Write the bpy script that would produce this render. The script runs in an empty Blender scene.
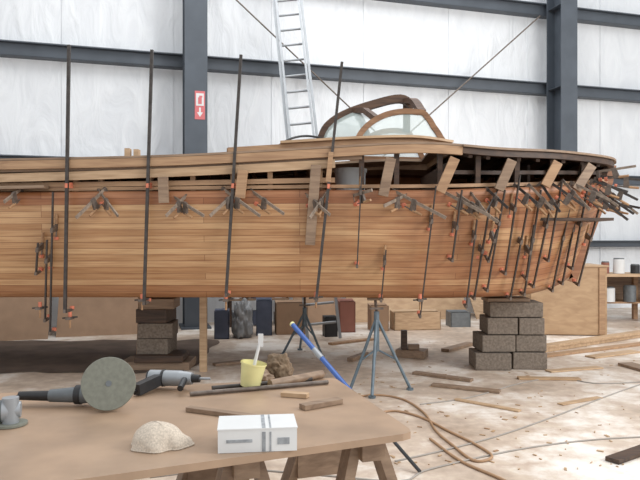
import bpy, math, random
from mathutils import Vector, Matrix
random.seed(7)
sc = bpy.context.scene
sc.view_settings.view_transform = 'Standard'
V = Vector
EYE = 1.5
# ---- survey helpers: turn measured sight-lines + a known distance/plane into world metres
def at(u, v, d): return V(((u-320)/640*d, d, EYE-(v-240)/640*d))
def fp(u, v, z=0.0):
    d = (EYE-z)*640/(v-240); return V(((u-320)/640*d, d, z))
TZ = 0.80
def tp(u, v, z=TZ): return fp(u, v, z)

# ---------------------------------------------------------------- materials
def newmat(name):
    m = bpy.data.materials.new(name); m.use_nodes = True
    nt = m.node_tree; b = nt.nodes['Principled BSDF']; return m, nt, b
def flat(name, col, rough=0.6, metal=0.0, var=0.15, scale=12, bump=0.0):
    m, nt, b = newmat(name)
    tc = nt.nodes.new('ShaderNodeTexCoord'); n = nt.nodes.new('ShaderNodeTexNoise')
    n.inputs['Scale'].default_value = scale; n.inputs['Detail'].default_value = 5
    nt.links.new(tc.outputs['Object'], n.inputs['Vector'])
    r = nt.nodes.new('ShaderNodeValToRGB')
    r.color_ramp.elements[0].position = 0.3; r.color_ramp.elements[1].position = 0.7
    r.color_ramp.elements[0].color = (*[c*(1-var) for c in col], 1)
    r.color_ramp.elements[1].color = (*[min(1, c*(1+var)) for c in col], 1)
    nt.links.new(n.outputs['Fac'], r.inputs['Fac']); nt.links.new(r.outputs['Color'], b.inputs['Base Color'])
    b.inputs['Roughness'].default_value = rough; b.inputs['Metallic'].default_value = metal
    if bump:
        bp = nt.nodes.new('ShaderNodeBump'); bp.inputs['Strength'].default_value = bump
        nt.links.new(n.outputs['Fac'], bp.inputs['Height']); nt.links.new(bp.outputs['Normal'], b.inputs['Normal'])
    return m
def wood(name, c1, c2, stretch=(1.2, 14, 14), rough=0.55):
    m, nt, b = newmat(name)
    tc = nt.nodes.new('ShaderNodeTexCoord'); mp = nt.nodes.new('ShaderNodeMapping')
    mp.inputs['Scale'].default_value = stretch
    n = nt.nodes.new('ShaderNodeTexNoise'); n.inputs['Scale'].default_value = 2.2; n.inputs['Detail'].default_value = 8
    n.inputs['Distortion'].default_value = 0.6
    nt.links.new(tc.outputs['Object'], mp.inputs['Vector']); nt.links.new(mp.outputs['Vector'], n.inputs['Vector'])
    r = nt.nodes.new('ShaderNodeValToRGB')
    r.color_ramp.elements[0].position = 0.32; r.color_ramp.elements[1].position = 0.68
    r.color_ramp.elements[0].color = (*c1, 1); r.color_ramp.elements[1].color = (*c2, 1)
    nt.links.new(n.outputs['Fac'], r.inputs['Fac']); nt.links.new(r.outputs['Color'], b.inputs['Base Color'])
    b.inputs['Roughness'].default_value = rough
    return m
M = {}
M['steel'] = flat('painted_steel', (0.075, 0.09, 0.11), 0.5, 0.0, 0.12, 3)
M['bar'] = flat('clamp_bar_steel', (0.06, 0.052, 0.048), 0.5, 0.3, 0.3, 20)
M['cast'] = flat('cast_iron', (0.16, 0.13, 0.11), 0.5, 0.4, 0.3, 30)
M['barlt'] = flat('clamp_bar_dusty', (0.27, 0.215, 0.17), 0.55, 0.2, 0.3, 25)
M['orange'] = flat('orange_pad', (0.62, 0.19, 0.11), 0.5, 0, 0.2, 20)
M['handle'] = wood('clamp_handle_wood', (0.30, 0.16, 0.08), (0.45, 0.27, 0.14))
M['alu'] = flat('aluminium', (0.33, 0.35, 0.37), 0.45, 0.3, 0.1, 8)
M['tan'] = wood('pine', (0.40, 0.26, 0.15), (0.57, 0.40, 0.25))
M['tan2'] = wood('cedar', (0.31, 0.18, 0.10), (0.46, 0.29, 0.165))
M['red'] = wood('mahogany', (0.20, 0.08, 0.035), (0.34, 0.16, 0.08))
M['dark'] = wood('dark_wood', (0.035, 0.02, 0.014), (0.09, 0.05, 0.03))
M['hdr'] = wood('header_wood', (0.055, 0.028, 0.018), (0.13, 0.07, 0.04))
M['mid'] = wood('aged_wood', (0.20, 0.13, 0.085), (0.33, 0.23, 0.155))
M['midkeel'] = wood('bottom_ply', (0.30, 0.19, 0.11), (0.42, 0.28, 0.17))
M['ply'] = wood('plywood', (0.38, 0.24, 0.135), (0.50, 0.34, 0.20), (2, 2, 6))
M['card'] = flat('cardboard', (0.34, 0.22, 0.14), 0.85, 0, 0.1, 5)
M['cinder'] = flat('cinder_block', (0.19, 0.155, 0.125), 0.95, 0, 0.3, 40, 0.3)
M['grey'] = flat('grey_paint', (0.15, 0.165, 0.175), 0.5, 0.2, 0.15, 15)
M['bluegrey'] = flat('stand_paint', (0.13, 0.17, 0.20), 0.5, 0.3, 0.2, 15)
M['blue'] = flat('blue_paint', (0.04, 0.11, 0.36), 0.4, 0, 0.1, 15)
M['black'] = flat('black_plastic', (0.02, 0.02, 0.022), 0.45, 0, 0.2, 15)
M['white'] = flat('white_card', (0.70, 0.71, 0.71), 0.6, 0, 0.04, 6)
M['print'] = flat('grey_print', (0.30, 0.32, 0.34), 0.6, 0, 0.3, 40)
M['yellow'] = flat('yellow_plastic', (0.74, 0.70, 0.34), 0.4, 0, 0.08, 10)
M['disc'] = flat('abrasive_disc', (0.20, 0.205, 0.17), 0.9, 0, 0.12, 60)
M['cloth'] = flat('rag_cloth', (0.20, 0.14, 0.09), 0.95, 0, 0.35, 18)
M['mask'] = flat('mask_fibre', (0.58, 0.50, 0.41), 0.95, 0, 0.22, 160, 0.2)
M['hose'] = flat('hose_rubber', (0.38, 0.23, 0.13), 0.6, 0, 0.1, 10)
M['cord'] = flat('pale_cord', (0.34, 0.31, 0.28), 0.7, 0, 0.1, 10)
M['signred'] = flat('sign_red', (0.62, 0.16, 0.17), 0.5, 0, 0.05, 5)
M['bluebox'] = flat('blue_bin', (0.07, 0.085, 0.13), 0.6, 0, 0.2, 5)
M['redbox'] = flat('red_tin', (0.26, 0.10, 0.07), 0.6, 0, 0.1, 5)
M['shade'] = flat('floor_shade', (0.12, 0.085, 0.065), 0.9, 0, 0.35, 3)  # dark brown that paints the boat's shadow on the floor
M['bag'] = flat('plastic_bag', (0.24, 0.25, 0.26), 0.4, 0, 0.4, 9)

def glassmat():
    m, nt, b = newmat('windshield_glass')
    b.inputs['Base Color'].default_value = (0.66, 0.76, 0.73, 1); b.inputs['Roughness'].default_value = 0.08
    b.inputs['Alpha'].default_value = 0.5
    return m
M['glass'] = glassmat()

def floormat():
    m, nt, b = newmat('dusty_concrete')
    tc = nt.nodes.new('ShaderNodeTexCoord')
    n = nt.nodes.new('ShaderNodeTexNoise'); n.inputs['Scale'].default_value = 0.75; n.inputs['Detail'].default_value = 10; n.inputs['Roughness'].default_value = 0.68
    n2 = nt.nodes.new('ShaderNodeTexNoise'); n2.inputs['Scale'].default_value = 9; n2.inputs['Detail'].default_value = 8
    for k in (n, n2): nt.links.new(tc.outputs['Object'], k.inputs['Vector'])
    r = nt.nodes.new('ShaderNodeValToRGB'); cr = r.color_ramp
    cr.elements[0].position = 0.36; cr.elements[0].color = (0.41, 0.315, 0.24, 1)
    cr.elements[1].position = 0.60; cr.elements[1].color = (0.84, 0.785, 0.72, 1)
    e = cr.elements.new(0.5); e.color = (0.58, 0.475, 0.385, 1)
    nt.links.new(n.outputs['Fac'], r.inputs['Fac'])
    mx = nt.nodes.new('ShaderNodeMixRGB'); mx.blend_type = 'OVERLAY'; mx.inputs['Fac'].default_value = 0.45
    nt.links.new(r.outputs['Color'], mx.inputs['Color1']); nt.links.new(n2.outputs['Fac'], mx.inputs['Color2'])
    nt.links.new(mx.outputs['Color'], b.inputs['Base Color']); b.inputs['Roughness'].default_value = 0.5
    return m
M['floor'] = floormat()

def wallmat():
    m, nt, b = newmat('vinyl_insulation')
    tc = nt.nodes.new('ShaderNodeTexCoord')
    mp = nt.nodes.new('ShaderNodeMapping'); mp.inputs['Scale'].default_value = (2.0, 2.0, 0.7)
    n = nt.nodes.new('ShaderNodeTexNoise'); n.inputs['Scale'].default_value = 1.6; n.inputs['Detail'].default_value = 6; n.inputs['Distortion'].default_value = 1.0
    nt.links.new(tc.outputs['Object'], mp.inputs['Vector']); nt.links.new(mp.outputs['Vector'], n.inputs['Vector'])
    r = nt.nodes.new('ShaderNodeValToRGB'); cr = r.color_ramp
    cr.elements[0].position = 0.3; cr.elements[0].color = (0.70, 0.725, 0.755, 1)
    cr.elements[1].position = 0.7; cr.elements[1].color = (0.80, 0.825, 0.85, 1)
    nt.links.new(n.outputs['Fac'], r.inputs['Fac']); nt.links.new(r.outputs['Color'], b.inputs['Base Color'])
    bp = nt.nodes.new('ShaderNodeBump'); bp.inputs['Strength'].default_value = 0.4; bp.inputs['Distance'].default_value = 0.12
    nt.links.new(n.outputs['Fac'], bp.inputs['Height']); nt.links.new(bp.outputs['Normal'], b.inputs['Normal'])
    b.inputs['Roughness'].default_value = 0.45
    return m
M['wall'] = wallmat()

def hullmat():
    m, nt, b = newmat('strip_planking')
    N = nt.nodes; L = nt.links
    uv = N.new('ShaderNodeUVMap'); uv.uv_map = 'UVMap'
    br = N.new('ShaderNodeTexBrick'); br.offset = 0.37; br.offset_frequency = 3; br.squash = 1
    br.inputs['Scale'].default_value = 1.0
    br.inputs['Brick Width'].default_value = 2.6; br.inputs['Row Height'].default_value = 0.062
    br.inputs['Mortar Size'].default_value = 0.0028; br.inputs['Mortar Smooth'].default_value = 0.3
    br.inputs['Color1'].default_value = (0.44, 0.24, 0.11, 1); br.inputs['Color2'].default_value = (0.64, 0.415, 0.222, 1)
    br.inputs['Mortar'].default_value = (0.25, 0.12, 0.055, 1)
    L.new(uv.outputs['UV'], br.inputs['Vector'])
    mp = N.new('ShaderNodeMapping'); mp.inputs['Scale'].default_value = (0.9, 20, 1); L.new(uv.outputs['UV'], mp.inputs['Vector'])
    g = N.new('ShaderNodeTexNoise'); g.inputs['Scale'].default_value = 2.2; g.inputs['Detail'].default_value = 6; L.new(mp.outputs['Vector'], g.inputs['Vector'])
    gr = N.new('ShaderNodeValToRGB'); gr.color_ramp.elements[0].position = 0.3; gr.color_ramp.elements[0].color = (0.74, 0.64, 0.57, 1)
    gr.color_ramp.elements[1].position = 0.6; gr.color_ramp.elements[1].color = (1, 1, 1, 1)
    L.new(g.outputs['Fac'], gr.inputs['Fac'])
    mu = N.new('ShaderNodeMixRGB'); mu.blend_type = 'MULTIPLY'; mu.inputs['Fac'].default_value = 1
    L.new(br.outputs['Color'], mu.inputs['Color1']); L.new(gr.outputs['Color'], mu.inputs['Color2'])
    # redder timber towards the end of the boat, and in the top strake
    sp = N.new('ShaderNodeSeparateXYZ'); L.new(uv.outputs['UV'], sp.inputs['Vector'])
    r1 = N.new('ShaderNodeMapRange'); r1.inputs['From Min'].default_value = 4.6; r1.inputs['From Max'].default_value = 7.2
    r1.inputs['To Min'].default_value = 0.15; r1.inputs['To Max'].default_value = 0.95
    L.new(sp.outputs['X'], r1.inputs['Value'])
    r2 = N.new('ShaderNodeMapRange'); r2.inputs['From Min'].default_value = 0.925; r2.inputs['From Max'].default_value = 0.935
    r2.inputs['To Max'].default_value = 1.0
    L.new(sp.outputs['Y'], r2.inputs['Value'])
    r3 = N.new('ShaderNodeMapRange'); r3.inputs['From Min'].default_value = 0.130; r3.inputs['From Max'].default_value = 0.124
    r3.inputs['To Max'].default_value = 0.55
    L.new(sp.outputs['Y'], r3.inputs['Value'])
    pmp = N.new('ShaderNodeMapping'); pmp.inputs['Scale'].default_value = (.8, 3.2, 1); L.new(uv.outputs['UV'], pmp.inputs['Vector'])
    pn = N.new('ShaderNodeTexNoise'); pn.inputs['Scale'].default_value = 1.6; pn.inputs['Detail'].default_value = 4; L.new(pmp.outputs['Vector'], pn.inputs['Vector'])
    mm = N.new('ShaderNodeMath'); mm.operation = 'MULTIPLY'; L.new(r1.outputs['Result'], mm.inputs[0])
    pr = N.new('ShaderNodeMapRange'); pr.inputs['From Min'].default_value = 0.38; pr.inputs['From Max'].default_value = 0.55; L.new(pn.outputs['Fac'], pr.inputs['Value'])
    pr.inputs['To Min'].default_value = 0.25
    L.new(pr.outputs['Result'], mm.inputs[1])
    mxm = N.new('ShaderNodeMath'); mxm.operation = 'MAXIMUM'; L.new(mm.outputs[0], mxm.inputs[0]); L.new(r2.outputs['Result'], mxm.inputs[1])
    mxn = N.new('ShaderNodeMath'); mxn.operation = 'MAXIMUM'; L.new(mxm.outputs[0], mxn.inputs[0]); L.new(r3.outputs['Result'], mxn.inputs[1])
    rd = N.new('ShaderNodeMixRGB'); rd.blend_type = 'MULTIPLY'; rd.inputs['Color2'].default_value = (0.66, 0.47, 0.41, 1)
    L.new(mxn.outputs[0], rd.inputs['Fac']); L.new(mu.outputs['Color'], rd.inputs['Color1'])
    L.new(rd.outputs['Color'], b.inputs['Base Color']); b.inputs['Roughness'].default_value = 0.42
    return m
M['hull'] = hullmat()

# ---------------------------------------------------------------- mesh builder
class MB:
    def __init__(s): s.v = []; s.f = []; s.m = []; s.mats = []; s.sm = []
    def mi(s, k):
        if k not in s.mats: s.mats.append(k)
        return s.mats.index(k)
    def add(s, vs, fs, k, smooth=False):
        o = len(s.v); s.v += [tuple(x) for x in vs]; i = s.mi(k)
        for f in fs: s.f.append([o+a for a in f]); s.m.append(i); s.sm.append(smooth)
    def hexa(s, p, k):  # 8 corner points bottom4, top4
        s.add(p, [(3,2,1,0),(4,5,6,7),(0,1,5,4),(1,2,6,5),(2,3,7,6),(3,0,4,7)], k)
    def box(s, c, size, k, rot=None):
        c = V(c); h = V(size)/2; R = rot or Matrix.Identity(3)
        p = [c + R @ V((x*h.x, y*h.y, z*h.z)) for z in (-1, 1) for x, y in ((-1,-1),(1,-1),(1,1),(-1,1))]
        s.hexa(p, k)
    def beam(s, a, b, w, h, k, up=(0,0,1)):
        a = V(a); b = V(b); d = (b-a).normalized(); up = V(up)
        if abs(d.dot(up)) > 0.98: up = V((0, 1, 0))
        x = d.cross(up).normalized(); y = x.cross(d).normalized()
        q = [(-w/2,-h/2),(w/2,-h/2),(w/2,h/2),(-w/2,h/2)]
        s.hexa([a+x*i+y*j for i, j in q]+[b+x*i+y*j for i, j in q], k)
    def cyl(s, a, b, r0, k, r1=None, n=14, cap=True):
        a = V(a); b = V(b); r1 = r0 if r1 is None else r1
        d = (b-a).normalized(); up = V((0,0,1)) if abs(d.z) < .9 else V((1,0,0))
        x = d.cross(up).normalized(); y = x.cross(d)
        vs = []
        for c, r in ((a, r0), (b, r1)):
            for i in range(n):
                t = 2*math.pi*i/n; vs.append(c + x*math.cos(t)*r + y*math.sin(t)*r)
        s.add(vs, [(i, (i+1) % n, n+(i+1) % n, n+i) for i in range(n)], k, True)
        if cap: s.add(vs, [tuple(range(n-1, -1, -1)), tuple(range(n, 2*n))], k)
    def tube(s, pts, r, k, n=8):
        pts = [V(p) for p in pts]; vs = []; N = len(pts)
        for i, p in enumerate(pts):
            d = (pts[min(i+1, N-1)]-pts[max(i-1, 0)]).normalized()
            up = V((0,0,1)) if abs(d.z) < .95 else V((1,0,0))
            x = d.cross(up).normalized(); y = x.cross(d)
            vs += [p + x*math.cos(2*math.pi*j/n)*r + y*math.sin(2*math.pi*j/n)*r for j in range(n)]
        fs = [(i*n+j, i*n+(j+1) % n, (i+1)*n+(j+1) % n, (i+1)*n+j) for i in range(N-1) for j in range(n)]
        s.add(vs, fs, k, True)
        s.add(vs, [tuple(range(n-1, -1, -1)), tuple(range((N-1)*n, N*n))], k)
    def strip(s, pts, w, h, k, wdir=None):  # rectangular section swept along a path; h is vertical
        pts = [V(p) for p in pts]; N = len(pts); vs = []
        for i, p in enumerate(pts):
            d = (pts[min(i+1, N-1)]-pts[max(i-1, 0)]).normalized()
            x = V(wdir) if wdir else d.cross(V((0,0,1))).normalized()
            y = x.cross(d).normalized()
            vs += [p-x*w/2-y*h/2, p+x*w/2-y*h/2, p+x*w/2+y*h/2, p-x*w/2+y*h/2]
        fs = [(i*4+j, i*4+(j+1) % 4, (i+1)*4+(j+1) % 4, (i+1)*4+j) for i in range(N-1) for j in range(4)]
        fs += [(3,2,1,0), tuple((N-1)*4+j for j in range(4))]
        s.add(vs, fs, k)
    def build(s, name, parent=None, bevel=0):
        me = bpy.data.meshes.new(name); me.from_pydata(s.v, [], s.f)
        for k in s.mats: me.materials.append(M[k])
        me.polygons.foreach_set('material_index', s.m); me.polygons.foreach_set('use_smooth', s.sm); me.update()
        o = bpy.data.objects.new(name, me); sc.collection.objects.link(o)
        if parent: o.parent = parent
        if bevel:
            bm = o.modifiers.new('bevel', 'BEVEL'); bm.width = bevel; bm.segments = 2; bm.limit_method = 'ANGLE'
        return o
def smoothpts(pts, n=6):
    pts = [V(p) for p in pts]; out = []
    P = [pts[0]*2-pts[1]] + pts + [pts[-1]*2-pts[-2]]
    for i in range(1, len(P)-2):
        a, b, c, d = P[i-1:i+3]
        for k in range(n):
            t = k/n
            out.append(0.5*((2*b)+(c-a)*t+(2*a-5*b+4*c-d)*t*t+(-a+3*b-3*c+d)*t**3))
    out.append(pts[-1]); return out

# ---------------------------------------------------------------- building shell
W0 = V((-5.35, 10.7, 0)); WD = V((0.961, 0.277, 0)).normalized(); WN = V((WD.y, -WD.x, 0))
def wp(t, z, off=0): return W0 + WD*t + WN*off + V((0, 0, z))
def wray(u, v, off=0):
    a = V(((u-320)/640, 1, 0)); s = (W0.dot(WN)+off)/a.dot(WN); return at(u, v, s)
b = MB(); b.add([(-16, -6, 0), (24, -6, 0), (24, 22, 0), (-16, 22, 0)], [(0,1,2,3)], 'floor'); b.build('floor')
b = MB()
n = 120; T0, T1 = -10, 24
vs = []; 
zs = [0, 2.0, 4, 6, 8.0]
for i in range(n+1):
    t = T0+(T1-T0)*i/n
    for z in zs: vs.append(wp(t, z, 0.0))
m_ = len(zs)
b.add(vs, [(i*m_+j, (i+1)*m_+j, (i+1)*m_+j+1, i*m_+j+1) for i in range(n) for j in range(m_-1)], 'wall')
# folded seam laps in the insulation facing
t = T0
while t < T1:
    b.beam(wp(t, 0, .008), wp(t, 8, .008), 0.035, 0.012, 'wall', up=WN); t += 1.83
b.build('wall_back')
COLS = [-4.6, 3.16, 10.55, 18.2]
for ct in COLS:
    b = MB()
    def cb(t0, t1, o0, o1, z0, z1, k='steel'):
        b.hexa([wp(t0, z0, o0), wp(t1, z0, o0), wp(t1, z0, o1), wp(t0, z0, o1), wp(t0, z1, o0), wp(t1, z1, o0), wp(t1, z1, o1), wp(t0, z1, o1)], k)
    cb(ct-.19, ct+.19, .78, .80, 0, 8); cb(ct-.19, ct+.19, .32, .34, 0, 8); cb(ct-.01, ct+.01, .34, .78, 0, 8)
    cb(ct-.25, ct+.25, .22, .88, 0, .03)
    for z in (2.8, 4.6, 6.25):
        cb(ct-.17, ct-.01, .34, .78, z-.005, z+.005); cb(ct+.01, ct+.17, .34, .78, z-.005, z+.005)
    b.build('steel_column')
for gi, (z, hh) in enumerate(((1.42, .12), (2.80, .17), (4.66, .2), (6.3, .2))):
    b = MB(); 
    def gb(t0, t1, o0, o1, z0, z1):
        b.hexa([wp(t0, z0, o0), wp(t1, z0, o0), wp(t1, z0, o1), wp(t0, z0, o1), wp(t0, z1, o0), wp(t1, z1, o0), wp(t1, z1, o1), wp(t0, z1, o1)], 'steel')
    gb(-10, 24, .19, .21, z-hh/2, z+hh/2); gb(-10, 24, .02, .2, z-hh/2-.01, z-hh/2+.01); gb(-10, 24, .2, .3, z+hh/2-.01, z+hh/2+.01)
    b.build('wall_girt')
b = MB(); b.cyl(wray(211, -24, .45), wray(400, 155, .45), .014, 'cast', n=8); b.build('brace_rod')
b = MB(); b.cyl(wray(540, 16, .45), wray(330, 204, .45), .014, 'cast', n=8); b.build('brace_rod')
# extinguisher sign on column
b = MB()
sg = wray(200, 105, .82); tt = (sg-W0).dot(WD)
def sb(t0, t1, z0, z1, o0, o1, k): b.hexa([wp(t0, z0, o0), wp(t1, z0, o0), wp(t1, z0, o1), wp(t0, z0, o1), wp(t0, z1, o0), wp(t1, z1, o0), wp(t1, z1, o1), wp(t0, z1, o1)], k)
z = sg.z
sb(tt-.085, tt+.085, z-.24, z+.24, .803, .806, 'signred')
sb(tt-.065, tt+.065, z-.01, z+.2, .807, .809, 'white')
sb(tt-.03, tt+.03, z+.02, z+.13, .81, .812, 'signred'); sb(tt-.012, tt+.04, z+.13, z+.16, .81, .812, 'signred')
sb(tt-.015, tt+.015, z-.12, z-.04, .807, .809, 'white')
b.add([wp(tt-.05, z-.12, .809), wp(tt, z-.2, .809), wp(tt+.05, z-.12, .809)], [(0,1,2)], 'white')
b.build('fire_extinguisher_sign')

# ladder
b = MB()
l0 = V((.06, 9.45, 0)); l1 = V((-.66, 11.45, 6.5)); sd = V((1, 0, .1)).normalized(); ln = (l1-l0).cross(sd).normalized()
for s_ in (-.24, .24): b.beam(l0+sd*s_+V((0,0,.03)), l1+sd*s_, .045, .08, 'alu', up=ln)
for s_ in (-.19, .19): b.beam(l0.lerp(l1, .35)+sd*s_-ln*.09, l0.lerp(l1, 1.1)+sd*s_-ln*.09 , .035, .06, 'alu', up=ln)
k = .04
while k < .99:
    p = l0.lerp(l1, k); b.cyl(p-sd*.21, p+sd*.21, .02, 'alu', n=8); k += .044
b.build('extension_ladder')

# ---------------------------------------------------------------- boat
VEE = .07
ST = [ # topX, topY, topZ, chX, chY, chZ, sheerZ
 (-5.4, 6.55, 1.98, -5.4, 6.75, .90, 2.24), (-3.5, 6.45, 1.98, -3.5, 6.62, .91, 2.27), (-1.5, 6.40, 1.99, -1.5, 6.58, .91, 2.31),
 (0, 6.40, 2.0, 0, 6.58, .91, 2.39), (1.0, 6.42, 2.0, 1.0, 6.62, .90, 2.44), (1.8, 6.52, 2.03, 1.7, 6.75, .90, 2.40),
 (2.4, 6.70, 2.06, 2.2, 6.98, .90, 2.40), (2.85, 6.95, 2.10, 2.5, 7.2, .93, 2.40), (3.2, 7.25, 2.15, 2.75, 7.4, .98, 2.40),
 (3.38, 7.5, 2.19, 2.95, 7.6, 1.05, 2.39), (3.42, 7.7, 2.2, 3.02, 7.7, 1.08, 2.38)]
CY = 7.7
top = smoothpts([s[0:3] for s in ST], 8); chn = smoothpts([s[3:6] for s in ST], 8)
shr = smoothpts([(s[0]+(0.03 if s[0] > 3 else 0), s[1]-.03 if s[1] < 7.4 else s[1], s[6]) for s in ST], 8)
NS = len(top)
def hp(i, t, far=False, z2=None):
    a, c = chn[i], top[i]; p = a.lerp(c, t)
    s_ = (i/(NS-1)); bul = .045*(1-s_**3)-.05*max(0, s_-.5)
    p = p + V((0, -bul*math.sin(math.pi*t), 0))
    return p
def hull_y(X, z):
    prev = None
    for i in range(NS):
        a, c = chn[i], top[i]; t = (z-a.z)/(c.z-a.z); p = hp(i, max(-.1, min(1.3, t)))
        if prev is not None and prev.x <= X <= p.x:
            k = (X-prev.x)/max(1e-5, p.x-prev.x); return prev.y+(p.y-prev.y)*k
        prev = p
    return CY
def hull_at(u, v, off=0.0):
    d = 6.5
    for _ in range(30):
        X = (u-320)/640*d; z = EYE-(v-240)/640*d
        d = d*.5+.5*(hull_y(X, z)-off)
    return at(u, v, d)
boat = bpy.data.objects.new('wooden_boat', None); sc.collection.objects.link(boat)
# planking near side + UV
NT = 16
def shell(name, far, full):
    vs = []; uvs = []; arc = 0
    for i in range(NS):
        if i: arc += (top[i]-top[i-1]).length
        for j in range(NT+1):
            p = hp(i, j/NT)
            if full and j == NT: p = shr[i].copy()
            if far: p.y = 2*CY-p.y
            vs.append(p); uvs.append((arc, j/NT*1.06))
    fs = []
    for i in range(NS-1):
        for j in range(NT):
            q = (i*(NT+1)+j, (i+1)*(NT+1)+j, (i+1)*(NT+1)+j+1, i*(NT+1)+j+1)
            fs.append(q if not far else q[::-1])
    me = bpy.data.meshes.new(name); me.from_pydata([tuple(v) for v in vs], [], fs)
    uvl = me.uv_layers.new(name='UVMap')
    for p in me.polygons:
        p.use_smooth = True
        for li in p.loop_indices: uvl.data[li].uv = uvs[me.loops[li].vertex_index]
    me.materials.append(M['hull']); o = bpy.data.objects.new(name, me); sc.collection.objects.link(o); o.parent = boat
    so = o.modifiers.new('t', 'SOLIDIFY'); so.thickness = .028; so.offset = -1
    return o
shell('planking_near', False, False); shell('planking_far', True, True)
b = MB()
vs = []
for i in range(NS):   # vee bottom
    c = chn[i]; s_ = i/(NS-1)
    kz = c.z-VEE*min(1, (CY-c.y)/1.0)
    vs += [c, V((c.x, (c.y+CY)/2, (c.z+kz)/2)), V((c.x, CY, kz)), V((c.x, (2*CY-c.y+CY)/2, (c.z+kz)/2)), V((c.x, 2*CY-c.y, c.z))]
b.add(vs, [(i*5+j, i*5+j+1, (i+1)*5+j+1, (i+1)*5+j) for i in range(NS-1) for j in range(4)], 'midkeel')
b.strip([V((c.x, CY, c.z-VEE*min(1, (CY-c.y)))) for c in chn], .08, .05, 'midkeel')
b.build('bottom', boat)
# stem
b = MB(); b.strip([V((3.02, CY, 1.0)), V((3.2, CY, 1.5)), V((3.35, CY, 1.9)), V((3.46, CY, 2.2)), V((3.5, CY, 2.4))], .08, .1, 'red', wdir=(0,1,0)); b.build('stem', boat)
# deck
b = MB(); vs = []; K = 8
for i in range(NS):
    p = shr[i]; hw = CY-p.y
    for j in range(K+1):
        f = j/K*2-1; vs.append(V((p.x, CY+f*hw, p.z+.16*(1-f*f)*min(1, hw/1.2))))
cut = lambda i, j: (.15 < shr[i].x < 1.3 and 1 < j < 6)
b.add(vs, [(i*(K+1)+j, (i+1)*(K+1)+j, (i+1)*(K+1)+j+1, i*(K+1)+j+1) for i in range(NS-1) for j in range(K) if not cut(i, j)], 'mid')
o = b.build('deck', boat); so = o.modifiers.new('t', 'SOLIDIFY'); so.thickness = .03; so.offset = -1
# aft transom closing the open end
b = MB(); p0, p1, p2 = chn[0], top[0], shr[0]
b.add([p0, (p0.x, CY, p0.z-VEE), (p0.x, 2*CY-p0.y, p0.z), (p2.x, 2*CY-p2.y, p2.z), (p2.x, CY, p2.z+.16), p2, p1], [tuple(range(7))], 'mid'); b.build('transom', boat)
# sheer moulding boards
b = MB()
L1 = [p+V((0, -.01, -.03)) for p in shr if p.x < 1.45]; L2 = [p+V((0, -.01, -.025)) for p in shr if p.x >= 1.35]
b.strip(L1, .05, .085, 'tan2'); b.strip(L2, .06, .06, 'dark')
b.strip([p+V((0, -.02, .02)) for p in shr if p.x >= 1.35], .1, .022, 'mid')
b.strip([p+V((0, .02, .025)) for p in shr if p.x < 1.45], .12, .02, 'mid')
b.build('sheer_rail', boat)
# loose strakes, stringers, filling the unplanked band
b = MB()
def lerpz(i, f): return top[i].lerp(shr[i], f)
def band(f0, f1, x0, x1, k, w, h, dy):
    pts = []
    for i in range(NS):
        x = top[i].x
        if x0 <= x <= x1:
            q = (x-x0)/(x1-x0); pts.append(lerpz(i, f0+(f1-f0)*q)+V((0, dy, 0)))
    b.strip(pts, w, h, k)
band(.72, .80, -5.4, .45, 'mid', .03, .045, .03)
band(.36, .66, -5.4, .2, 'tan', .03, .085, .0)
band(.24, .26, -5.4, .2, 'tan2', .03, .05, .06)
band(.10, .10, -5.4, 3.3, 'tan2', .05, .035, .07)
band(.05, .16, -5.4, -2.6, 'mid', .12, .03, -.02)
band(.45, .5, 1.3, 3.38, 'dark', .03, .04, .16)
b.build('stringers', boat)
b = MB()
x = -5.1
while x < 3.3:
    i = min(range(NS), key=lambda k: abs(top[k].x-x)); a = top[i]; c = shr[i]; kk = 'tan2' if x < .2 else 'dark'
    b.beam(hp(i, .1)+V((0,.09,0)), a+V((0, .1, 0)), .05, .05, 'tan2'); b.beam(a+V((0, .1, 0)), c+V((0, .1, -.05)), .05, .05, kk)
    x += .42
x = -5.0
while x < 3.3:
    i = min(range(NS), key=lambda k: abs(shr[k].x-x)); c = shr[i]; hw = CY-c.y
    if not (.1 < x < 1.35):
        pts = [V((c.x, CY+f*(hw-.03), c.z-.05+.16*(1-f*f)*min(1, hw/1.2))) for f in (-1, -.5, 0, .5, 1)]
        b.strip(pts, .04, .07, 'dark' if x > 1.3 else 'tan2')
    x += .27
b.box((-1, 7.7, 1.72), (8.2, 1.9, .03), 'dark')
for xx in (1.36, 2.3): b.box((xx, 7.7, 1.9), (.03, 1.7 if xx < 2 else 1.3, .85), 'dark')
b.box((.08, 7.7, 2.0), (.03, 2.0, .6), 'red')
b.build('frames_and_beams', boat)
# coaming boards around cockpit
b = MB()
cpts = smoothpts([(-.95, 6.62, 2.40), (-.3, 6.68, 2.45), (.4, 6.74, 2.50), (1.0, 6.8, 2.52), (1.42, 6.95, 2.49)], 6)
b.strip(cpts, .03, .11, 'tan2'); b.strip([p+V((0, -.03, .07)) for p in cpts[5:]], .09, .025, 'tan')
fpts = [V((p.x, 2*CY-p.y, p.z)) for p in cpts]; b.strip(fpts, .03, .14, 'tan2')
b.strip([(1.42, 6.95, 2.5), (1.5, 7.7, 2.56), (1.42, 8.45, 2.5)], .03, .14, 'tan2')
b.strip([(-.95, 6.62, 2.40), (-1.05, 7.7, 2.48), (-.95, 8.78, 2.40)], .03, .1, 'tan2')
for (u, v) in ((128, 155), (137, 156)):
    b.box(at(u, v, 6.6), (.05, .08, .13), 'tan')
b.build('coaming', boat)
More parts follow.
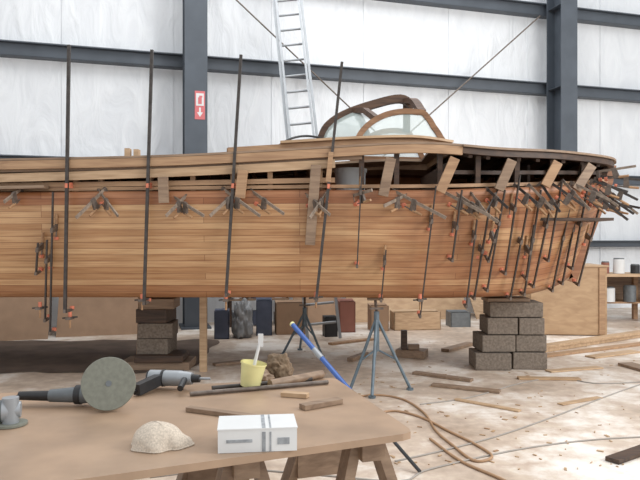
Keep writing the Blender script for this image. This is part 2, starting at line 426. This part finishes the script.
# windshield
ws = MB()
def side(far):
    Y0 = 7.0; f = lambda p: V((p[0], p[1] if not far else 2*CY-p[1], p[2]))
    px = [(356, 142), (363, 130), (374, 120), (388, 113), (405, 110), (423, 111), (431, 122), (445, 144)]
    top_ = smoothpts([at(u, v, Y0+.0) for u, v in px[:6]], 4)+[at(426, 113, Y0), at(431, 120, Y0)]+[at(u, v, Y0) for u, v in ((434, 126), (438, 132), (441, 138), (445, 144))]
    top_ = [V((p.x, p.y+(p.z-2.58)*.25, p.z)) for p in top_]
    ws.strip([f(p) for p in top_], .04, .062, 'wsf', wdir=(0, 1, 0))
    ws.beam(f(top_[0]), f(top_[-1]), .045, .065, 'wsf')
    ws.add([f(p) for p in top_], [tuple(range(len(top_)))], 'glass')
    return [f(p) for p in top_]
M['wsf'] = wood('windshield_frame_wood', (0.17, 0.08, 0.038), (0.30, 0.16, 0.08))
sn = side(False); sf = side(True)
spine = smoothpts([at(320, 142, CY), at(327, 127, CY), at(344, 115, CY), at(372, 105, CY), at(400, 99, CY), at(414, 107, CY)], 5)
ws.strip(spine, .08, .095, 'hdr', wdir=(0, 1, 0))
NP = 12
for S in (sn, sf):
    # curved front pane between side post and centre spine
    A = [S[int(round(k/NP*16))] for k in range(NP+1)]; B = [spine[int(round(k/NP*20))] for k in range(NP+1)]
    vs = []
    for k in range(NP+1): vs += [A[k], B[k]]
    ws.add(vs, [(2*k, 2*k+1, 2*k+3, 2*k+2) for k in range(7)], 'glass', True)
    ws.strip([A[0], (A[0]+B[0])/2+V((-.05, 0, 0)), B[0]], .035, .05, 'wsf')
    ws.strip([A[7], (A[7]+B[7])/2+V((0, 0, .05)), B[7]], .07, .06, 'hdr')
    e = smoothpts([S[20], (S[20]+spine[22])/2+V((0, 0, .06)), spine[22]], 5); ws.strip(e, .09, .06, 'hdr')
ws.build('windshield', boat)
b = MB(); b.tube(smoothpts([at(274, 149, 7.3), at(290, 139, 7.35), at(308, 136, 7.5), at(330, 140, 7.7)], 6), .013, 'black'); b.build('steering_rail', boat)
# bucket seen through the open side
b = MB(); c = V((.33, 6.95, 1.74)); b.cyl(c, c+V((0, 0, .52)), .14, 'white', .17, 24); b.cyl(c+V((0, 0, .49)), c+V((0, 0, .53)), .18, 'white', .18, 24); b.build('white_bucket')

# vertical pads / blocks clamped over the side
blocks = [((163, 177), (164, 203)), ((243, 170), (240, 198)), ((316, 165), (310, 245)), ((331, 152), (328, 182)), ((391, 158), (383, 196)), ((455, 158), (440, 192)),
          ((512, 160), (499, 190)), ((558, 162), (545, 186)), ((592, 165), (576, 190))]
for i, (p, q) in enumerate(blocks):
    b = MB(); a = hull_at(p[0], p[1], .07); c = hull_at(q[0], q[1], .07); w = .1 if i != 3 else .05
    b.beam(a, c, w, .035, 'tan2' if i % 2 else 'mid', up=(0, -1, 0)); b.build('clamping_block', bevel=.004)

# ---------------------------------------------------------------- clamps
def clamp(name, a, c, jdir, jl, slide, bar='bar', w=.03, t=.01, jaw='cast', end=.0, screw=.16, hmat='handle'):
    """bar from a (fixed-jaw end) to c; jaws reach along jdir; sliding jaw at fraction 'slide'"""
    b = MB(); a = V(a); c = V(c); d = (c-a).normalized(); L = (c-a).length
    j = V(jdir); j = (j-d*j.dot(d)).normalized()
    b.beam(a, c, t, w, bar, up=j)
    b.hexa([a-d*.0+x for x in [j*(-w*.6)+d.cross(j)*(-.011), j*(-w*.6)+d.cross(j)*.011, j*jl+d.cross(j)*.009+d*.005, j*jl-d.cross(j)*.009+d*.005]] +
           [a+d*.035+x for x in [j*(-w*.6)+d.cross(j)*(-.011), j*(-w*.6)+d.cross(j)*.011, j*jl+d.cross(j)*.009-d*.008, j*jl-d.cross(j)*.009-d*.008]], jaw)
    b.cyl(a+j*jl*.9+d*.02, a+j*jl*.9+d*.05, .022, 'orange', n=10)
    s = a+d*L*slide
    b.hexa([s+x for x in [j*(-w*.7)+d.cross(j)*(-.013), j*(-w*.7)+d.cross(j)*.013, j*jl+d.cross(j)*.011+d*.01, j*jl-d.cross(j)*.011+d*.01]] +
           [s+d*.045+x for x in [j*(-w*.7)+d.cross(j)*(-.013), j*(-w*.7)+d.cross(j)*.013, j*jl+d.cross(j)*.011+d*.035, j*jl-d.cross(j)*.011+d*.035]], 'orange' if end else jaw)
    q = s+j*jl*.9
    b.cyl(q-d*.06, q+d*screw*.5, .007, 'cast', n=8); b.cyl(q-d*.08, q-d*.052, .022, 'orange', n=10)
    b.cyl(q+d*screw*.5, q+d*(screw*.5+.1), .015, hmat, .012, 10)
    return b.build(name)
LONG = [((69, 45), (65, 313)), ((152, 50), (144, 305)), ((241, 55), (226, 297)), ((342, 62), (316, 302))]
for (p, q) in LONG:
    a = at(*q, 6.33); c = at(*p, 6.33)
    L = (c-a).length; s_ = (at(q[0], 188, 6.33).z-a.z)/L
    clamp('pipe_clamp', a, c, (0, 1, 0), .2, s_, w=.032, t=.028, end=1, screw=.2)
MED = [((53, 192), (50, 335)), ((362, 166), (357, 268)), ((386, 250), (381, 302)), ((436, 186), (420, 318)), ((38, 243), (36, 275)), ((47, 240), (45, 322)), ((478, 212), (466, 308))]
for (p, q) in MED:
    a = hull_at(q[0], min(q[1], 290), .13); a.z -= (q[1]-min(q[1], 290))/640*a.y; c = hull_at(p[0], p[1], .13)
    clamp('bar_clamp', a, c, (0, 1, 0), .11, .72, w=.028, t=.012)
# little handles lying across the side (bottom screw clusters)
for (u, v) in ((40, 308), (70, 318), (142, 300), (226, 300), (316, 298), (420, 300)):
    p = at(u, v, 6.42); b = MB()
    b.box(p, (.05, .12, .025), 'cast'); b.cyl(p+V((0, 0, .01)), p+V((0, 0, .06)), .018, 'orange', n=10); b.cyl(p-V((.07, .02, 0)), p+V((.07, .02, .01)), .008, 'bar', n=8); b.cyl(p+V((0, 0, -.1)), p, .01, 'handle', n=8)
    b.build('clamp_foot')
# small F clamps over the top strake
SM = [(106, 188, -30, 30), (98, 190, 20, 26), (172, 196, 32, 20), (188, 194, -22, 22), (222, 188, 38, 28), (240, 188, -30, 28), (250, 190, 34, 24),
      (304, 193, 26, 22), (330, 188, -20, 30), (392, 190, 54, 28), (408, 194, -24, 12), (440, 190, 50, 26), (454, 192, 44, 30), (22, 188, -18, 14), (352, 196, 20, -6)]
for (u, v, du, dv) in SM:
    a = hull_at(u, v, -.03); d0 = a.y
    c = at(u+du, v+dv, d0-.26)
    clamp('f_clamp', a, c, (0, .25, -1), .1, .38, bar='barlt', w=.03, t=.013, jaw='cast', screw=.10)
# the crowd of clamps round the end
random.seed(21)
BOW = [((490, 205), (474, 300)), ((505, 190), (487, 292)), ((520, 175), (505, 275)), ((528, 205), (510, 300)), ((541, 190), (524, 296)), ((552, 200), (533, 288)), ((562, 182), (548, 262)),
       ((570, 205), (552, 292)), ((580, 195), (562, 285)), ((588, 185), (572, 270)), ((462, 190), (452, 262)), ((600, 205), (578, 286)), ((497, 230), (488, 262)), ((534, 225), (526, 280))]
for (p, q) in BOW:
    a = hull_at(min(q[0], 566), q[1], .12); d0 = a.y; c = at(p[0], p[1], max(6.3, d0-.22)); a = at(q[0], q[1], d0)
    clamp('f_clamp', a, c, (-.15, 1, 0), .12, random.uniform(.45, .75), w=.026, t=.012, screw=.14)
TOPR = [(470, 192, 20, 26), (486, 188, 22, 20), (500, 186, -14, 26), (514, 184, 24, 20), (528, 184, 26, 26), (540, 182, 20, 30), (550, 182, 34, 24), (562, 180, 28, 30), (570, 182, 40, 18), (580, 180, 38, 26), (590, 180, 38, 12),
        (594, 178, 44, 22), (598, 176, 44, 4), (598, 190, 36, 24), (590, 196, 42, 12), (600, 184, 38, 30), (596, 172, 40, -6), (584, 186, 44, 34), (600, 200, 40, 8)]
for (u, v, du, dv) in TOPR:
    a = hull_at(u, v, -.02); d0 = min(a.y, 7.5); a = at(u, v, d0)
    c = at(u+du, v+dv, d0-random.uniform(.12, .35))
    clamp('f_clamp', a, c, (-.3, .3, -1), .1, random.uniform(.3, .6), bar=random.choice(['barlt', 'bar']), w=.026, t=.012, jaw='cast', screw=.13)

# ---------------------------------------------------------------- supports
def jack(name, base, feet, ztop, lean, k):
    b = MB(); base = V(base); t0 = base+V((0, 0, .78 if ztop > .9 else .62)); 
    b.cyl(base+V((0, 0, .38)), t0, .028, k)
    for f in feet:
        f = V(f); b.cyl(t0-V((0, 0, .06)), f+V((0, 0, .02)), .016, k, n=10); b.cyl(base+V((0, 0, .4)), t0.lerp(f, .62), .01, k, n=8); b.cyl(f, f+V((0, 0, .02)), .035, k, n=12)
    tp_ = V(lean); b.cyl(t0, tp_, .015, 'cast', n=10); b.box(t0+V((0, 0, .03)), (.14, .03, .02), 'cast')
    b.box(tp_, (.16, .14, .025), 'mid', Matrix.Rotation(-.05, 3, 'X')); return b.build(name)
jack('jack_stand', (.57, 6.45, 0), [fp(350, 392), fp(372, 398), fp(410, 390)], 1, (.58, 6.72, .88), 'bluegrey')
jack('jack_stand', (-.2, 8.35, 0), [fp(283, 355), fp(300, 350), fp(322, 357)], .9, (-.2, 8.5, .87), 'bluegrey')
b = MB()
for x, y, z, w, kk in ((2.0, 7.55, .1, .42, 0), (2.44, 7.6, .1, .4, 0), (2.06, 7.6, .3, .4, 1), (2.46, 7.62, .3, .36, 1), (2.12, 7.62, .5, .36, 0), (2.46, 7.6, .5, .30, 0), (2.29, 7.62, .69, .62, 1)):
    h = .19 if z < .6 else .17
    b.box((x, y, z), (w-.01, .4, h), 'cinder', Matrix.Rotation(random.uniform(-.06, .06), 3, 'Z'))
b.box((2.2, 7.6, .80), (.5, .3, .045), 'mid')
b.build('cinder_block_pile', bevel=.008)
b = MB()
for x, y, z, w, h, k in ((-1.9, 7.55, .05, .8, .09, 'mid'), (-1.85, 7.5, .14, .55, .08, 'dark'), (-1.93, 7.6, .27, .36, .18, 'cinder'), (-1.92, 7.6, .45, .4, .17, 'cinder'), (-1.94, 7.6, .62, .36, .16, 'dark'), (-1.9, 7.6, .76, .4, .12, 'mid')):
    b.box((x, y, z), (w, .42, h), k, Matrix.Rotation(random.uniform(-.08, .08), 3, 'Z'))
b.build('timber_blocking', bevel=.006)
b = MB(); b.beam((-1.33, 7.3, 0), (-1.33, 7.3, .86), .08, .05, 'tan'); b.build('wooden_prop')
b = MB(); b.beam((-2.25, 8.0, 0), (-2.22, 8.0, .85), .08, .06, 'tan2'); b.build('wooden_prop')

# ---------------------------------------------------------------- background clutter under the boat
def sheet(name, t0, t1, h, foot, k, off=.25):
    b = MB(); b.hexa([wp(t0, 0, foot), wp(t1, 0, foot), wp(t1, 0, foot+.02), wp(t0, 0, foot+.02), wp(t0, h, off), wp(t1, h, off), wp(t1, h, off+.02), wp(t0, h, off+.02)], k); b.build(name)
sheet('plywood_sheet', -2.2, .9, 1.25, 1.3, 'card', .36); sheet('plywood_sheet', 1.0, 2.6, 1.0, 1.15, 'card', .5)
sheet('plywood_sheet', 5.9, 8.3, .85, .75, 'ply', .36); sheet('plywood_sheet', 4.9, 5.8, .95, .7, 'card', .36); sheet('plywood_sheet', 8.4, 9.6, .8, .9, 'tan', .36)
def gbox(name, u, v, w, dpt, h, k, rz=0):
    p = fp(u, v); b = MB(); R = Matrix.Rotation(rz, 3, 'Z')
    t_ = .015
    b.box(p+V((0, 0, t_/2)), (w, dpt, t_), k, R)
    for s_ in (-1, 1):
        b.box(p+R@V((s_*(w-t_)/2, 0, h/2)), (t_, dpt, h), k, R); b.box(p+R@V((0, s_*(dpt-t_)/2, h/2)), (w, t_, h), k, R)
    b.box(p+R@V((0, dpt*.26, h+.005)), (w, dpt*.5, .01), k, R@Matrix.Rotation(.12, 3, 'X'))
    b.build(name)
gbox('cardboard_box', 291, 333, .5, .35, .5, 'card', .15); gbox('storage_bin', 264, 334, .25, .35, .55, 'bluebox', .1); gbox('cardboard_box', 346, 331, .26, .35, .5, 'redbox', .1)
gbox('cardboard_box', 415, 329, .8, .3, .3, 'tan', .15); gbox('cardboard_box', 378, 330, .3, .3, .42, 'card', .1); gbox('storage_bin', 458, 326, .35, .3, .25, 'grey', .1)
gbox('storage_bin', 330, 336, .2, .2, .3, 'black', .2); gbox('storage_bin', 222, 338, .22, .25, .42, 'bluebox', .1)
# shelf rack with odds and ends behind the jack stands
b = MB(); 
for tq in (3.75, 4.75):
    for o_ in (.5, .75): b.beam(wp(tq, 0, o_), wp(tq, 1.3, o_), .04, .04, 'dark')
for zz in (.45, .95): b.hexa([wp(3.72, zz, .47), wp(4.78, zz, .47), wp(4.78, zz, .78), wp(3.72, zz, .78), wp(3.72, zz+.03, .47), wp(4.78, zz+.03, .47), wp(4.78, zz+.03, .78), wp(3.72, zz+.03, .78)], 'mid')
for tq, k, r, h in ((3.85, 'white', .07, .2), (4.02, 'black', .06, .25), (4.2, 'bluebox', .08, .18), (4.4, 'redbox', .06, .22), (4.6, 'white', .07, .15)):
    b.cyl(wp(tq, .48, .66), wp(tq, .48+h, .66), r, k, n=14); b.cyl(wp(tq, .02, .66), wp(tq, h+.08, .66), r*1.1, 'grey' if k == 'white' else k, n=14)
b.build('storage_rack')
# crumpled plastic bag
import bmesh
from mathutils import noise
def lump(name, c, size, k, seed=1, amp=.18, sub=4, fold=0):
    bm = bmesh.new(); bmesh.ops.create_icosphere(bm, subdivisions=sub, radius=1)
    for v in bm.verts:
        n_ = noise.noise(v.co*1.6+V((seed, 0, 0)))+.5*noise.noise(v.co*4+V((0, seed, 0)))
        if fold: n_ += fold*(abs(noise.noise(v.co*3+V((seed, seed, 0))))*2-.5)
        v.co *= 1+amp*n_; v.co = V((v.co.x*size[0], v.co.y*size[1], max(v.co.z, -.7)*size[2]))
    me = bpy.data.meshes.new(name); bm.to_mesh(me); bm.free(); me.materials.append(M[k])
    for p in me.polygons: p.use_smooth = True
    o = bpy.data.objects.new(name, me); sc.collection.objects.link(o); o.location = V(c)+V((0, 0, .7*size[2])); return o
lump('plastic_bag', fp(242, 337), (.17, .2, .33), 'bag', 3, .3, 5, .5)
# thin dark sheet added as painted shadow on the floor under the stern half
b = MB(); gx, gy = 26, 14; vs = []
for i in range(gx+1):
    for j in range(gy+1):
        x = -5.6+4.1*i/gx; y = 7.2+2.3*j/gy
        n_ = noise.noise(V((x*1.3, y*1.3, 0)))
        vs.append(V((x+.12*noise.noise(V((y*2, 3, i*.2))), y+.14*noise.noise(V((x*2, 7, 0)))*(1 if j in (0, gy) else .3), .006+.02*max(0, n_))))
b.add(vs, [(i*(gy+1)+j, (i+1)*(gy+1)+j, (i+1)*(gy+1)+j+1, i*(gy+1)+j+1) for i in range(gx) for j in range(gy)], 'shade', True); b.build('floor_shade_sheet')

# plywood crate, right
crate = MB(); p = V((3.95, 10.5, 0)); R = Matrix.Rotation(-.1, 3, 'Z')
def cbx(c, s, k): crate.box(p+R@V(c), s, k, R)
cbx((0, -.45, .55), (1.15, .02, 1.06), 'ply'); cbx((0, .45, .55), (1.15, .02, 1.06), 'ply'); cbx((-.57, 0, .55), (.02, .9, 1.06), 'ply'); cbx((.57, 0, .55), (.02, .9, 1.06), 'tan2'); cbx((0, 0, 1.09), (1.2, .96, .025), 'tan')
cbx((0, 0, .03), (1.15, .9, .04), 'ply')
for x in (.5,): cbx((x, -.47, .55), (.09, .025, 1.04), 'tan2')
crate.build('plywood_crate')
# work bench with cans, right edge
b = MB(); q = V((6.0, 11.9, 0))
b.box(q+V((0, 0, .86)), (2.1, .7, .05), 'tan'); b.box(q+V((0, .1, .35)), (2.0, .55, .03), 'tan2')
for x in (-.98, .0, .98):
    for y in (-.3, .3): b.box(q+V((x, y, .42)), (.08, .08, .84), 'tan2')
b.box(q+V((0, .33, .6)), (2.0, .02, .5), 'mid'); b.build('workbench')
for i, (x, k, h, r, zz) in enumerate(((-.75, 'redbox', .2, .07, .885), (-.5, 'white', .26, .1, .885), (-.2, 'black', .15, .08, .885), (.1, 'blue', .22, .07, .885), (-.7, 'white', .25, .12, .365), (-.3, 'grey', .28, .11, .365), (.2, 'redbox', .2, .1, .365))):
    b = MB(); c = q+V((x, -.12, zz+.003)); b.cyl(c, c+V((0, 0, h)), r, k, n=18); b.cyl(c+V((0, 0, h)), c+V((0, 0, h+.02)), r*.9, 'grey', n=18); b.build('paint_can')
b = MB(); b.box(q+V((.6, 0, 1.025)), (.5, .35, .27), 'card'); b.box(q+V((.6, 0, 1.165)), (.52, .1, .01), 'tan'); b.build('cardboard_box')

# lumber on floor
def plank(name, p0, p1, w, h, k, z=0.002):
    b = MB(); a = V((p0.x, p0.y, z+h/2)); c = V((p1.x, p1.y, z+h/2)); b.beam(a, c, w, h, k); b.build(name, bevel=.003)
plank('long_plank', fp(492, 359), V((6.3, 10.9, 0)), .2, .05, 'tan'); plank('long_plank', fp(530, 354), V((6.0, 10.6, 0)), .14, .04, 'tan', .054)
plank('long_plank', fp(520, 360), V((5.4, 9.6, 0)), .12, .03, 'tan2', .001)
for (p, q_, w, h, k) in (((414, 374), (472, 382), .09, .03, 'mid'), ((432, 386), (500, 393), .1, .025, 'mid'), ((518, 379), (580, 380), .1, .02, 'ply'), ((548, 372), (600, 368), .12, .015, 'tan'),
                      ((590, 358), (636, 352), .16, .02, 'tan'), ((612, 463), (660, 446), .1, .03, 'dark'), ((560, 405), (600, 398), .07, .01, 'tan'), ((445, 352), (470, 345), .12, .04, 'mid'), ((398, 356), (426, 358), .25, .1, 'mid'),
                      ((625, 365), (650, 372), .2, .03, 'mid'), ((330, 345), (372, 340), .1, .03, 'tan2'), ((455, 400), (520, 412), .06, .015, 'tan'), ((350, 362), (366, 356), .08, .05, 'mid'), ((214, 366), (250, 362), .1, .03, 'mid')):
    plank('board_offcut', fp(*p), fp(*q_), w, h, k)
b = MB(); c = fp(404, 357)+V((0, 0, .104)); b.box(c+V((0, 0, .12)), (.07, .1, .24), 'dark'); b.box(c+V((.12, 0, .03)), (.14, .1, .06), 'mid'); b.build('timber_offcut')
# chips
b = MB()
for _ in range(240):
    u = random.uniform(300, 680); v = random.uniform(325, 470)
    p = fp(u, v); r = random.uniform(.01, .05); R = Matrix.Rotation(random.uniform(0, 3.1), 3, 'Z')
    b.box(p+V((0, 0, .004)), (r, r*random.uniform(.15, .5), .005), random.choice(['tan', 'ply', 'tan2', 'tan']), R)
b.build('wood_scraps')
# hoses / cords
def cord(name, px, r, k):
    b = MB(); b.tube(smoothpts([fp(u, v)+V((0, 0, r)) for u, v in px], 8), r, k, 6); b.build(name)
cord('air_hose', [(340, 402), (372, 396), (402, 400), (424, 414), (436, 432), (452, 446), (474, 462), (492, 458), (476, 446), (448, 432), (420, 418), (392, 412), (372, 420), (380, 445)], .010, 'hose')
cord('air_hose', [(430, 440), (460, 462), (500, 480), (540, 500)], .010, 'hose')
cord('extension_cord', [(395, 462), (440, 452), (500, 436), (560, 415), (620, 392), (680, 372)], .006, 'cord')
cord('extension_cord', [(420, 405), (470, 398), (520, 384), (560, 378), (600, 384), (680, 380)], .006, 'cord')
cord('extension_cord', [(150, 478), (230, 470), (320, 476), (400, 482), (430, 470), (520, 450), (600, 440), (690, 436)], .006, 'cord')

# ---------------------------------------------------------------- foreground table
b = MB()
rf = V((.076, 3.25)); rn = V((.346, 2.33)); nl = V((-2.2, 1.22)); fl = V((-2.45, 2.72))
def rc(c, a, d, r=.06):
    A = c+(a-c).normalized()*r; D = c+(d-c).normalized()*r; return [A, (A+D)/2*.5+c*.5, D]
poly = rc(rf, fl, rn, .03)+rc(rn, rf, nl, .05)+[nl, fl]
n_ = len(poly); th = .025
vs = [(p.x, p.y, TZ-th) for p in poly]+[(p.x, p.y, TZ) for p in poly]
M['tabletop'] = flat('hardboard_top', (0.38, 0.26, 0.175), 0.42, 0, 0.2, 4)
b.add(vs, [tuple(range(n_-1, -1, -1))[::-1], tuple(range(n_, 2*n_))]+[(i, (i+1) % n_, n_+(i+1) % n_, n_+i) for i in range(n_)], 'tabletop')
b.build('work_table_top')
def sawhorse(c0, c1):
    b = MB(); c0 = V((*c0, TZ-th-.05)); c1 = V((*c1, TZ-th-.05)); d = (c1-c0).normalized(); s_ = V((d.y, -d.x, 0))
    b.beam(c0, c1, .09, .095, 'mid')
    for c, e in ((c0, 1), (c1, -1)):
        for sg_ in (-1, 1):
            b.beam(c+d*e*.1+s_*sg_*.04+V((0, 0, .02)), V((c.x, c.y, 0))-d*e*.02+s_*sg_*.26, .09, .04, 'mid', up=s_)
        b.beam(c+d*e*.1-s_*.12-V((0, 0, .25)), c+d*e*.1+s_*.12-V((0, 0, .25)), .02, .12, 'mid')
    b.build('sawhorse')
sawhorse((.2, 2.38), (-.02, 3.05)); sawhorse((-.25, 2.2), (-.5, 2.95)); sawhorse((-1.7, 1.6), (-1.9, 2.6))

# white box: plain carton with lid overlap, printed band and small label
b = MB(); R = Matrix.Rotation(.12, 3, 'Z'); c = V((-.215, 2.19, TZ+.001)); bw, bd, bh = .26, .16, .075
b.box(c+V((0, 0, bh/2)), (bw, bd, bh), 'white', R)
b.box(c+R@V((0, 0, bh+.0015)), (bw+.004, bd+.004, .004), 'white', R)
b.box(c+R@V((.02, -bd/2-.0008, bh*.45)), (.012, .0016, bh*.85), 'print', R)
b.box(c+R@V((.042, -bd/2-.0008, bh*.45)), (.006, .0016, bh*.85), 'print', R)
b.box(c+R@V((-.06, -bd/2-.0008, bh*.5)), (.085, .0016, .010), 'print', R)
b.box(c+R@V((.085, -bd/2-.0008, bh*.45)), (.04, .0016, .022), 'print', R)
b.box(c+R@V((.02, 0, bh+.0038)), (.012, bd, .001), 'print', R)
b.box(c+R@V((.042, 0, bh+.0038)), (.006, bd, .001), 'print', R)
b.build('white_cardboard_box')
# dust mask: crumpled cup lying open-side down with a torn rim
b = MB(); c = tp(157, 449); vs = []; nr, na = 16, 48
for i in range(nr+1):
    q_ = i/nr
    for j in range(na):
        a = 2*math.pi*j/na; r = (1-q_**1.6)**.6*(1+.12*math.sin(3*a+1)*(1-q_)+.05*math.sin(7*a)*(1-q_))
        cx = c.x-.012*q_; wob = .008*noise.noise(V((math.cos(a)*2, math.sin(a)*2, q_*3)))
        vs.append(V((cx+r*.10*math.cos(a), c.y+.03+r*.07*math.sin(a)+wob, TZ+.003+.082*q_+wob*.8*(1-abs(2*q_-1)))))
b.add(vs, [(i*na+j, i*na+(j+1) % na, (i+1)*na+(j+1) % na, (i+1)*na+j) for i in range(nr) for j in range(na)], 'mask', True)
b.tube([vs[j] for j in range(na)]+[vs[0]], .003, 'mask', 6)
b.build('dust_mask')
# stick pieces on table
def tplank(name, p0, p1, w, h, k):
    b = MB(); a = tp(*p0)+V((0, 0, h/2+.001)); c = tp(*p1)+V((0, 0, h/2+.001)); b.beam(a, c, w, h, k); b.build(name, bevel=.002)
tplank('wood_strip', (188, 411), (262, 421), .035, .018, 'mid'); tplank('wood_block', (282, 396), (308, 398), .04, .02, 'tan'); tplank('wood_block', (302, 410), (340, 403), .045, .022, 'mid')
b = MB(); b.cyl(tp(190, 394, TZ+.012), tp(328, 382, TZ+.012), .010, 'cast'); b.build('steel_pipe')
b = MB(); b.cyl(tp(212, 388, TZ+.012), tp(312, 379, TZ+.012), .010, 'bar'); b.cyl(tp(270, 384, TZ+.022), tp(322, 374, TZ+.022), .02, 'mid'); b.build('pipe_clamp')
# polisher with disc
b = MB(); dc = V((-.865, 2.62, TZ+.112)); dn = V((.28, -.93, .22)).normalized()
b.cyl(dc, dc+dn*.012, .108, 'disc', .106, 40); b.cyl(dc-dn*.02, dc, .085, 'black', .1, 32); b.cyl(dc+dn*.012, dc+dn*.014, .012, 'grey', n=16)
b.cyl(dc-dn*.07, dc-dn*.02, .03, 'alu', n=18)
g0 = dc-dn*.085+V((.02, 0, -.03)); g1 = g0+V((-.14, .0, -.015)); g2 = g1+V((-.13, -.0, -.005))
b.cyl(g0+V((.03, 0, 0)), g0-V((.05, 0, 0)), .042, 'alu', n=20); b.cyl(g0-V((.04, 0, 0)), g1, .042, 'grey', .038, 20); b.cyl(g1, g2, .034, 'grey', .026, 18)
b.cyl(g1+V((.005, 0, 0)), g1-V((.02, 0, 0)), .041, 'black', .04, 20)
b.cyl(g2, g2+V((-.13, 0, 0)), .022, 'black', .018, 16); b.cyl(g2+V((-.13, 0, 0)), g2+V((-.2, .01, -.03)), .007, 'black', n=8)
b.tube(smoothpts([g2+V((-.19, .01, -.03)), g2+V((-.3, .05, -.05)), g2+V((-.45, 0, -.05)), g2+V((-.7, .1, -.05))], 6), .006, 'black')
b.build('angle_polisher')
# second grinder at the left edge
b = MB(); h0 = V((-1.33, 2.38, TZ+.055)); h1 = h0+V((.13, .04, 0))
b.cyl(h0, h1, .042, 'grey', .04, 20); b.cyl(h0-V((.3, .08, 0)), h0, .03, 'black', .036, 18); b.cyl(h1, h1+V((.06, .02, 0)), .045, 'alu', .03, 20)
b.cyl(h1+V((.03, 0, -.045)), h1+V((.03, 0, .05)), .03, 'alu', n=18); b.cyl(h1+V((.03, 0, -.053)), h1+V((.03, 0, -.045)), .06, 'disc', n=24)
b.build('angle_grinder')
# drill
b = MB(); d0 = V((-.80, 3.02, TZ+.05)); d1 = V((-.56, 2.98, TZ+.055))
b.cyl(d0, d0.lerp(d1, .6), .038, 'alu', .036, 20); b.cyl(d0.lerp(d1, .25), d0.lerp(d1, .3), .040, 'black', .04, 20); b.cyl(d0.lerp(d1, .6), d0.lerp(d1, .85), .036, 'alu', .028, 20); b.cyl(d0.lerp(d1, .85), d1, .02, 'black', .018, 16); b.cyl(d0-V((.015, 0, 0)), d0, .03, 'black', .038, 20)
b.beam(d0+V((.05, -.03, 0)), d0+V((-.02, -.16, -.02)), .04, .05, 'black'); b.cyl(d0.lerp(d1, .72)+V((0, -.03, 0)), d0.lerp(d1, .72)+V((.0, -.12, -.02)), .014, 'black', n=12)
b.cyl(d1, d1+V((.05, -.005, 0)), .006, 'alu', n=8)
b.tube(smoothpts([d0+V((-.02, -.16, -.025)), d0+V((-.1, -.15, -.035)), d0+V((-.2, -.05, -.04)), d0+V((-.15, .05, -.04))], 5), .005, 'black')
b.build('power_drill')
# yellow cup with brush, rag
b = MB(); c = V((-.33, 3.02, TZ+.012)); n_ = 24; ax = V((.16, 0, 1)).normalized()
b.cyl(c, c+ax*.11, .046, 'yellow', .06, n_, cap=False); b.cyl(c, c+ax*.004, .046, 'yellow', n=n_); b.cyl(c+ax*.105, c+ax*.112, .063, 'yellow', .063, n_, cap=False)
b.cyl(c+ax*.02, c+ax*.06, .047, 'tan', .052, n_)
b.cyl(c+ax*.05, c+V((.045, 0, .2)), .009, 'white', .007, 8); b.box(c+V((.05, 0, .215)), (.024, .01, .06), 'white')
b.build('mixing_cup')
lump('rag', tp(278, 378), (.07, .055, .07), 'cloth', 5, .35, 5, .5)
lump('rag', tp(262, 381), (.05, .04, .03), 'mid', 8, .5)
# blue pole leaning past the table
b = MB(); a = fp(420, 474)+V((0, 0, .015)); c = at(293, 325, 5.4)
m1 = a.lerp(c, .33); m2 = a.lerp(c, .72)
b.cyl(a, m1, .012, 'black'); b.cyl(m1, m2, .02, 'blue'); b.cyl(m2, m2.lerp(c, .25), .024, 'alu'); b.cyl(m2.lerp(c, .25), c, .02, 'blue'); b.cyl(c, c+(c-a).normalized()*.02, .022, 'yellow')
b.build('blue_pole')

# ---------------------------------------------------------------- light
w = bpy.data.worlds.new('shop_daylight'); sc.world = w; w.use_nodes = True
bg = w.node_tree.nodes['Background']; bg.inputs['Color'].default_value = (0.95, 0.975, 1, 1); bg.inputs['Strength'].default_value = 0.98
def area(name, loc, target, size, e, col=(1, 1, 1)):
    l = bpy.data.lights.new(name, 'AREA'); l.size = size; l.energy = e; l.color = col; o = bpy.data.objects.new(name, l); sc.collection.objects.link(o)
    o.location = loc; o.rotation_euler = (V(target)-V(loc)).to_track_quat('-Z', 'Y').to_euler()
area('door_daylight', (9, 1.5, 5.5), (1, 8, .5), 4, 680, (1, .985, .96))
area('high_bay_light', (0, 8.5, 9.5), (0, 9.5, 0), 6, 420)
cam = bpy.data.cameras.new('camera'); co = bpy.data.objects.new('camera', cam); sc.collection.objects.link(co); sc.camera = co
cam.sensor_width = 36; cam.lens = 36; co.location = (0, 0, EYE); co.rotation_euler = (math.pi/2, 0, 0)
